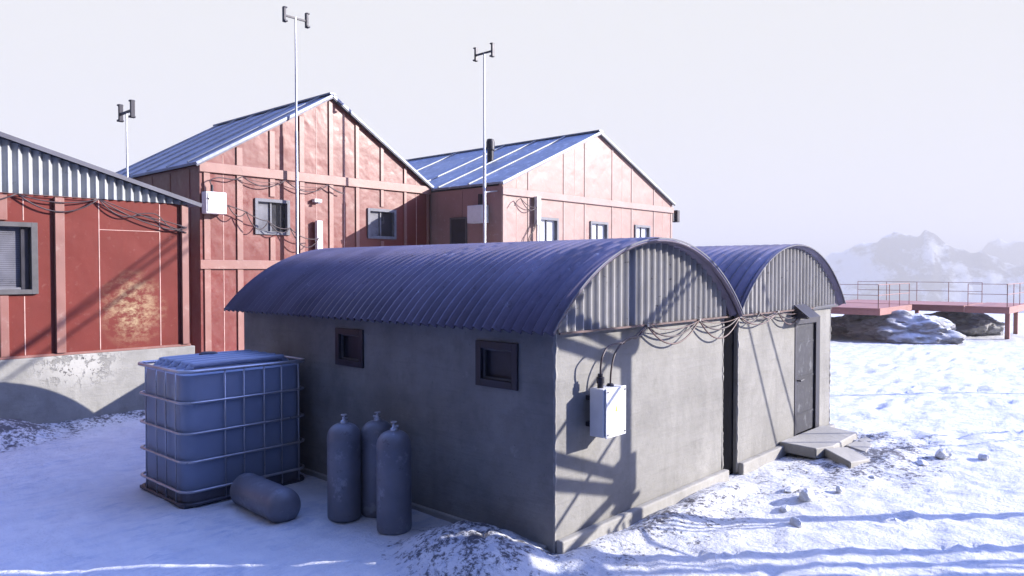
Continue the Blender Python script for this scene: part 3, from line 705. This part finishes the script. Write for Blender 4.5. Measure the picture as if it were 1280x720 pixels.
for z in (1.19, .79, .42): ring(z, .018, M['cage'], 'cage_hoop', -.01)
ring(.03, .019, M['cage'], 'cage_hoop', -.01)
ring(ZB+.02, .028, M['cagedark'], 'base_rail', .0)
for x in (-1.47, -1.20, -.90, -.63, -.36):
    MB().tube([(x,Y0-.012,ZB+.02),(x,Y0-.012,ZT-.01)], .011, 8).build('upright', M['cage'], tk, smooth='all')
    MB().tube([(x,Y1+.012,ZB+.02),(x,Y1+.012,ZT-.01)], .011, 8).build('upright', M['cage'], tk, smooth='all')
for y in (4.72, 5.02, 5.32, 5.66):
    for xx in (X0-.012, X1+.012): MB().tube([(xx,y,ZB+.02),(xx,y,ZT-.01)], .011, 8).build('upright', M['cage'], tk, smooth='all')
m = MB(); P = rrect(X0+.03, X1-.03, Y0+.03, Y1-.03, .16); n = len(P)
m.v = [(x, y, ZB+.03) for x, y in P]+[(x, y, ZB+.17) for x, y in P]; m.f = [(k, (k+1) % n, (k+1) % n+n, k+n) for k in range(n)]+[tuple(range(n))[::-1], tuple(range(n, 2*n))]
m.build('pallet', M['palm'], tk)
m = MB()
for x in (-1.96, -1.16, -.36): m.box(x-.06, x+.06, Y0+.02, Y1-.02, ZB-.04, ZB+.03)
m.build('skid', M['cagedark'], tk)

# ------------------------------------------------------------------ gas cylinders
def cylinder(label):
    o = thing('gas_cylinder', label, 'gas cylinder', (0,0,0), 'steel gas cylinders'); R = .208
    p = [(R*.86,0),(R*.97,.02),(R,.05)]+[(R,.3),(R,.6),(R,.93),(R*1.012,.94),(R*1.012,.965),(R,.975)]
    for k in range(1, 9): a = k/9*PI/2; p.append((R*math.cos(a)**.75 if k < 9 else .03, .975+.17*math.sin(a)))
    p.append((.035,1.146)); MB().lathe(p, (0,0,0), 32).build('body', M['cyl'], o, smooth=True)
    MB().lathe([(.045,0),(.045,.03),(.03,.035),(.022,.04),(.022,.07),(.012,.075)], (0,0,1.14), 14).build('valve', M['steel'], o, smooth=True)
    m = MB(); m.tube([(-.01,0,1.19),(.055,0,1.19)], .015, 8); m.build('outlet', M['steel'], o)
    P = [(.034*math.cos(2*PI*k/12), .034*math.sin(2*PI*k/12), 1.240) for k in range(14)]; m = MB(); m.tube(P, .007, 6, cap=False); m.box(-.034,.034,-.004,.004,1.236,1.244).box(-.004,.004,-.034,-.004,1.236,1.244).box(-.004,.004,.004,.034,1.236,1.244); m.lathe([(.010,0),(.010,.02)], (0,0,1.214), 8)
    m.build('hand_wheel', M['cage'], o)
    return o
c0 = cylinder('upright steel gas cylinder standing nearest the tank')
c0.location = (-.80, 2.74, G0-.01); c0.rotation_euler.z = .3; c0.scale = (1, 1, 1.05)
for lab, loc, rot in (('gas cylinder half hidden between the two other upright ones', (-.42, 2.56, G0-.01), (0,0,2.1)),
                      ('foremost upright gas cylinder near the hut corner', (-.66, 1.93, G0-.01), (0,0,-.5))):
    c = copy_tree(c0); c.location = loc; c.rotation_euler = rot; c['label'] = lab
c = copy_tree(c0); c['label'] = 'steel gas cylinder lying on its side in the snow in front of the tank'
for k in list(c.children):
    if k.name.split('.')[0] in ('valve', 'outlet', 'hand_wheel'): bpy.data.objects.remove(k)
MB()
c.location = (-1.47, 2.98, G0+.185); c.rotation_euler = (-PI/2, 0, math.radians(-2)); 
# lies with its flat foot towards the viewer
c.location = (-1.33, 4.25, G0+.18); c.rotation_euler = (PI/2, 0, math.radians(-2.5)); c.scale = (1.06, 1.06, 1.06)

# ------------------------------------------------------------------ snow chunks
def blob(name, label, cat, c, size, mat, seed, rot=0, group=None, rough=.3, sub=2, top=None):
    import bmesh
    bm = bmesh.new(); bmesh.ops.create_icosphere(bm, subdivisions=sub, radius=1)
    rnd = random.Random(seed); pl = [Vector((rnd.uniform(-1,1), rnd.uniform(-1,1), rnd.uniform(-.4,1))).normalized() for _ in range(9)]
    for v in bm.verts:
        d = v.co.normalized(); r = min([.78/max(.3, d.dot(p)) if d.dot(p) > .3 else 9 for p in pl]+[1.05])
        r *= 1+rough*(noise.noise(d*1.6+Vector((seed*3.1,0,0)))*.6+noise.noise(d*5+Vector((0,seed,0)))*.25+noise.noise(d*13+Vector((0,seed,3)))*.1)
        v.co = Vector((d.x*size[0]*r, d.y*size[1]*r, d.z*size[2]*r))
    me = bpy.data.meshes.new(name); bm.to_mesh(me); bm.free(); me.materials.append(mat)
    o = bpy.data.objects.new(name, me); COL.objects.link(o); o.location = c; o.rotation_euler.z = rot
    if sub > 3:
        for p in me.polygons: p.use_smooth = True
        try: me.set_sharp_from_angle(angle=math.radians(40))
        except Exception: pass
    return tag(o, label, cat, group)
CH = [(3.74,-1.30,.15,.10,.10,'largest block of crusted snow in the snow before the near hut',.2),
      (3.19,-1.24,.15,.06,.035,'flat snow slab just left of the largest snow block',.4),
      (4.05,-.98,.16,.08,.04,'flat snow slab just beyond the largest snow block',-.2),
      (2.71,-1.56,.11,.06,.06,'pointed lump of snow at the lower left of the snow blocks',.9),
      (4.49,-1.48,.07,.06,.06,'small notched snow lump right of the largest snow block',.1),
      (3.68,-2.42,.045,.03,.03,'tiny dark-sided snow lump alone in the lower foreground',.3),
      (7.62,-2.09,.13,.12,.10,'rounded pale snow lump well right of the doorstep slabs',.3),
      (7.0,-1.92,.18,.09,.05,'long low snow lump left of the rounded pale one',.3),
      (7.95,-2.60,.10,.08,.07,'small square snow block farthest right on the snow',.5),
      (5.55,-1.60,.07,.05,.03,'small flat snow piece below the tilted slab',.5)]
for i, (x, y, a, b, cz_, lab, rt) in enumerate(CH):
    blob('snow_chunk', lab, 'snow chunk', (x, y, ground_z(x, y)+cz_*.55), (a, b, cz_), M['chunk'], i+3, rt, 'broken snow chunks', .25, 3)

# ------------------------------------------------------------------ red deck platform and rocks far right
dk = thing('raised_deck', 'raised red steel deck with thin railings over snowy boulders', 'deck', (30, 4, -.3))

def deck_slab(x0, x1, y0, y1):
    MB().box(x0, x1, y0, y1, 1.23, 1.30).build('deck_plate', M['deck'], dk)
    MB().box(x0, x0+.14, y0, y1, 1.00, 1.226).build('edge_beam', M['deck'], dk, bevel=.01)
    MB().box(x0+.145, x1, y0, y0+.14, 1.00, 1.226).build('edge_beam', M['deck'], dk, bevel=.01)
    MB().box(x1-.14, x1, y0+.145, y1, 1.00, 1.226).build('edge_beam', M['deck'], dk, bevel=.01)
deck_slab(27.5, 32.4, 4.6, 10.0); deck_slab(32.8, 37.2, 2.55, 8.6); deck_slab(32.5, 37.6, .75, 2.45)
for x, y in ((28.6,7.35),(31.5,9.0),(33.4,.95),(37.3,1.2),(37.0,5.5)): MB().box(x-.09, x+.09, y-.09, y+.09, -.6, .995).build('leg', M['deck'], dk, bevel=.01)
def railing(pts, gap):
    root = None
    for a, b in zip(pts, pts[1:]):
        a = Vector((*a, 1.30)); b = Vector((*b, 1.30)); n = max(1, round((b-a).length/gap))
        for k in range(n+1): 
            p = a.lerp(b, k/n); MB().tube([p, p+Vector((0,0,1.0))], .017, 6).build('rail_post', M['deck'], dk)
        for h in (1.0, .55): MB().tube([a+Vector((0,0,h)), b+Vector((0,0,h))], .014, 6).build('rail', M['deck'], dk)
railing([(27.6, 9.9), (27.6, 4.7), (32.3, 4.7)], 1.7); railing([(37.1, 8.5), (37.1, 2.6)], 1.5); railing([(32.6, 2.35), (32.6, .85), (37.5, .85)], 1.8)
blob('snowy_boulder', 'large snow-dusted boulder in the open snow before the red deck', 'boulder', (29.7, 4.15, .05), (1.6, 2.35, 1.02), M['rock'], 5, .15, 'boulders at the red deck', .5, 5)
blob('snowy_boulder', 'dark shaded boulder under the left part of the red deck', 'boulder', (31.4, 6.5, .15), (1.7, 1.9, .85), M['rock'], 12, .3, 'boulders at the red deck', .5, 5)
blob('snowy_boulder', 'dark boulder under the right end of the red deck', 'boulder', (35.4, 2.9, .15), (1.4, 1.75, .85), M['rock'], 21, .1, 'boulders at the red deck', .45, 5)

# ------------------------------------------------------------------ lattice tower outside the frame: its shadow falls on the near hut
SX, SY, SZ = 1.05, -1.0, .54                     # direction to the sun
lt = thing('lattice_tower', 'tall steel lattice tower with guy wires and a small work platform', 'tower', (7.6, -6.3, G0))
DT = 6.6
P1 = Vector((1.37+SX*DT, -DT, 0)); e1 = Vector((-2.45, .81, 0)); e2 = Vector((-1.6, -1.5, 0))
legs = [P1, P1+e1, P1+e2]
HT = 12.5
for p in legs: MB().box(p.x-.06, p.x+.06, p.y-.06, p.y+.06, -.5, HT).build('leg', M['dark'], lt)
dz = SZ*DT
zf = [dz+.22, dz+.40, dz+1.78, dz+1.95, dz+4.2, dz+6.6]
def V3(p, z): return (p.x, p.y, z)
a, b, d3 = legs
for z in zf: MB().bar(V3(a, z), V3(b, z+(.12 if z in (zf[1], zf[3]) else 0)), .08, .10).build('cross_beam', M['dark'], lt)
for z in (dz+4.2, dz+6.6):
    MB().bar(V3(b, z), V3(d3, z), .06, .06).build('cross_beam', M['dark'], lt); MB().bar(V3(d3, z), V3(a, z), .06, .06).build('cross_beam', M['dark'], lt)
for z0, z1 in ((dz+2.1, dz+.5), (dz+3.6, dz+1.6), (dz+.1, dz-1.3), (dz+1.1, dz-.5), (dz+6.4, dz+4.3)):
    MB().tube([V3(a, z0), V3(b, z1)], .026, 8).build('brace', M['dark'], lt)
MB().bar(V3(a, dz+.30), V3(d3, dz-.1), .10, .10).build('brace', M['dark'], lt)
c = legs[0]
MB().tube([(c.x-.1,c.y,dz+1.98),(c.x+.20,c.y,dz+1.98)], .10, 12).build('joint', M['dark'], lt)
MB().box(c.x-.17, c.x+.13, c.y-.1, c.y+.1, dz+.15, dz+.62).build('joint', M['dark'], lt)
MB().box(c.x-.2, c.x+.2, c.y-.12, c.y+.12, dz+.05, dz+.10).build('platform', M['dark'], lt)
for k in range(4):
    q = c + Vector((-.30+.15*k, -.3, 0)); MB().bar((q.x, q.y, dz+.02), (q.x+.35, q.y-.1, dz-.75), .03, .03).build('rung', M['dark'], lt)
for wx, wz, dx, dz_ in ((4.66,2.15,1.12,-2.11),(5.39,2.11,1.23,-1.94)):
    t1 = (-.2-dz-wz)/dz_ if False else 0
    k = (wx-1.36)/dx; top = wz-dz_*k; g = (wz+dz+.4)/(-dz_)
    MB().tube([(c.x, c.y, min(HT, top+dz)), (c.x+(wx-1.36)+dx*g, c.y, -.25)], .022, 6).build('guy_wire', M['dark'], lt)
# utility pole and its three sagging cables, also outside the frame: cable shadows on the left red building
up_ = thing('utility_pole', 'tall utility pole carrying three cables to the lattice tower', 'pole', (20.6, -6.2, G0))
MB().tube([(20.6,-6.2,-.4),(20.6,-6.2,14.6)], .05, 10).build('shaft', M['dark'], up_)
for o_ in (-.25, 0, .3):
    A = Vector((c.x+.1, c.y, 5.62+.25*o_)); B = Vector((20.6, -6.2, 13.9+o_)); MB().tube(sag(A, B, .25+.6*abs(o_), 16), .03, 6).build('cable', M['dark'], up_)

# two unseen halls added outside the frame to shade the yard left of the huts and close off its low sky
M['hall'] = mat_metal('shade_blocker_sheet', (.05,.055,.075), .6, .2, .2)
for lab, x0, x1, y0, y1, ze, zr in (('long dark unseen hall added to close off low sky across the yard', -26, -18, -14, 9, 5.2, 7.6), ('tall dark unseen hall added to shade the yard, behind the lattice tower', -9, 12.3, -25, -13, 9.3, 11.0)):
    sh = thing('shade_hall', lab, 'building', ((x0+x1)/2, (y0+y1)/2, G0), 'unseen shade halls'); xm = (x0+x1)/2
    MB().box(x0, x1, y0, y1, -.3, ze).build('wall', M['hall'], sh)
    for s0, s1 in (((x0-.3, ze-.1), (xm, zr)), ((xm, zr), (x1+.3, ze-.1))): slope_slab(sh, 'roof', *s0, *s1, y0-.3, y1+.3, .08, M['roofA'])
    MB().prism_y([(x0, ze+.004), (x1, ze+.004), (xm, zr-.03)], y0, y1).build('gable', M['hall'], sh)

wt = thing('raised_shade_blocker', 'unseen dark steel box raised on thin legs beside the unseen hall, added to shade the foreground', 'blocker', (12.95, -14.5, G0))  # unseen box on legs, added to shade the foreground and streak the snow
MB().box(12.40, 13.55, -16.2, -13.0, 7.1, 11.2).build('shade_blocker_body', M['hall'], wt, bevel=.05)
for x in (12.48, 12.98, 13.47):
    for y in (-16.1, -13.1): MB().box(x-.05, x+.05, y-.05, y+.05, -.4, 7.095).build('leg', M['dark'], wt)
for z0, z1 in ((1.0, 4.0), (4.0, 7.0)): MB().tube([(12.48,-13.1,z0),(13.47,-13.1,z1)], .035, 6).build('brace', M['dark'], wt); MB().tube([(13.47,-16.1,z0),(12.48,-16.1,z1)], .035, 6).build('brace', M['dark'], wt)

# ------------------------------------------------------------------ haze
hz = MB().box(-150, 4080, -150, 4080, -175, 180).build('haze', None or M['snow'])
tag(hz, kind='stuff')
mh = bpy.data.materials.new('haze_air'); mh.use_nodes = True; t = mh.node_tree
for n_ in list(t.nodes):
    if n_.type != 'OUTPUT_MATERIAL': t.nodes.remove(n_)
pv = t.nodes.new('ShaderNodeVolumePrincipled'); pv.inputs['Color'].default_value = (.93, .91, .88, 1); pv.inputs['Density'].default_value = HAZE
pv.inputs['Anisotropy'].default_value = 0.0
t.links.new(pv.outputs[0], [n_ for n_ in t.nodes if n_.type == 'OUTPUT_MATERIAL'][0].inputs['Volume'])
hz.data.materials.clear(); hz.data.materials.append(mh)

# ------------------------------------------------------------------ light and sky
sd = Vector((SX, SY, SZ)).normalized(); el = math.asin(sd.z); azm = math.atan2(sd.x, sd.y)
sl_ = bpy.data.lights.new('sun', 'SUN'); sl_.energy = 5; sl_.angle = math.radians(.27); sl_.color = (1, .95, .88)
so = bpy.data.objects.new('sun', sl_); COL.objects.link(so); so.rotation_euler = sd.to_track_quat('Z', 'Y').to_euler()
W = bpy.data.worlds.new('World'); S.world = W; W.use_nodes = True; t = W.node_tree; bg = t.nodes['Background']
sky = t.nodes.new('ShaderNodeTexSky'); sky.sky_type = 'NISHITA'; sky.sun_disc = False; sky.sun_elevation = el; sky.sun_rotation = azm
sky.air_density = 1.4; sky.dust_density = 1.5; sky.ozone_density = 3
tc = t.nodes.new('ShaderNodeTexCoord')
def vdot(v):
    d = t.nodes.new('ShaderNodeVectorMath'); d.operation = 'DOT_PRODUCT'; t.links.new(tc.outputs['Generated'], d.inputs[0]); d.inputs[1].default_value = v; return d.outputs['Value']
def mr(x, a, b, c=0, d=1):
    r = t.nodes.new('ShaderNodeMapRange'); r.interpolation_type = 'SMOOTHSTEP'
    for k, q in zip(('From Min','From Max','To Min','To Max'), (a,b,c,d)): r.inputs[k].default_value = q
    t.links.new(x, r.inputs['Value']); return r.outputs[0]
def mu(a, b):
    m_ = t.nodes.new('ShaderNodeMath'); m_.operation = 'MULTIPLY'; t.links.new(a, m_.inputs[0]); t.links.new(b, m_.inputs[1]); return m_.outputs[0]
# sky dims away from the sun; a thin bright veil of ice haze lies low on the sunny half
hx = Vector((.93, .37, 0)).normalized()
hv = Vector((.74, .67, 0)).normalized(); side = mr(vdot(hv), .30, .72); low = mr(vdot((0,0,1)), .36, .62, 1, 0)
veil = mu(side, low)
dim = mu(mr(vdot(hx), -.5, .35, SKYDIM, 1), mr(vdot((0,0,1)), .1, .8, .22, 3.3))
tint = t.nodes.new('ShaderNodeVectorMath'); tint.operation = 'MULTIPLY'; tint.inputs[1].default_value = SKYTINT; t.links.new(sky.outputs[0], tint.inputs[0])
sc = t.nodes.new('ShaderNodeVectorMath'); sc.operation = 'SCALE'; t.links.new(tint.outputs[0], sc.inputs[0]); t.links.new(dim, sc.inputs['Scale'])
mx = t.nodes.new('ShaderNodeMix'); mx.data_type = 'RGBA'; t.links.new(veil, mx.inputs[0])
t.links.new(sc.outputs[0], mx.inputs[6]); mx.inputs[7].default_value = (*VEIL, 1)
t.links.new(mx.outputs[2], bg.inputs['Color']); bg.inputs['Strength'].default_value = SKYK

# ------------------------------------------------------------------ camera
cam = bpy.data.cameras.new('camera'); co = bpy.data.objects.new('camera', cam); COL.objects.link(co); S.camera = co
cam.sensor_width = 36; cam.lens = 36*FPX/1280; cam.clip_end = 9000; cam.clip_start = .05
co.location = CAM; fw = Vector((math.cos(YAW)*math.cos(PIT), math.sin(YAW)*math.cos(PIT), -math.sin(PIT)))
co.rotation_euler = fw.to_track_quat('-Z', 'Y').to_euler()
S.render.engine = 'CYCLES'; S.cycles.max_bounces = 6; S.cycles.diffuse_bounces = 1; S.cycles.volume_bounces = 0
S.view_settings.view_transform = 'Standard'; S.view_settings.look = 'None'; S.view_settings.exposure = EXPO; S.view_settings.gamma = 1
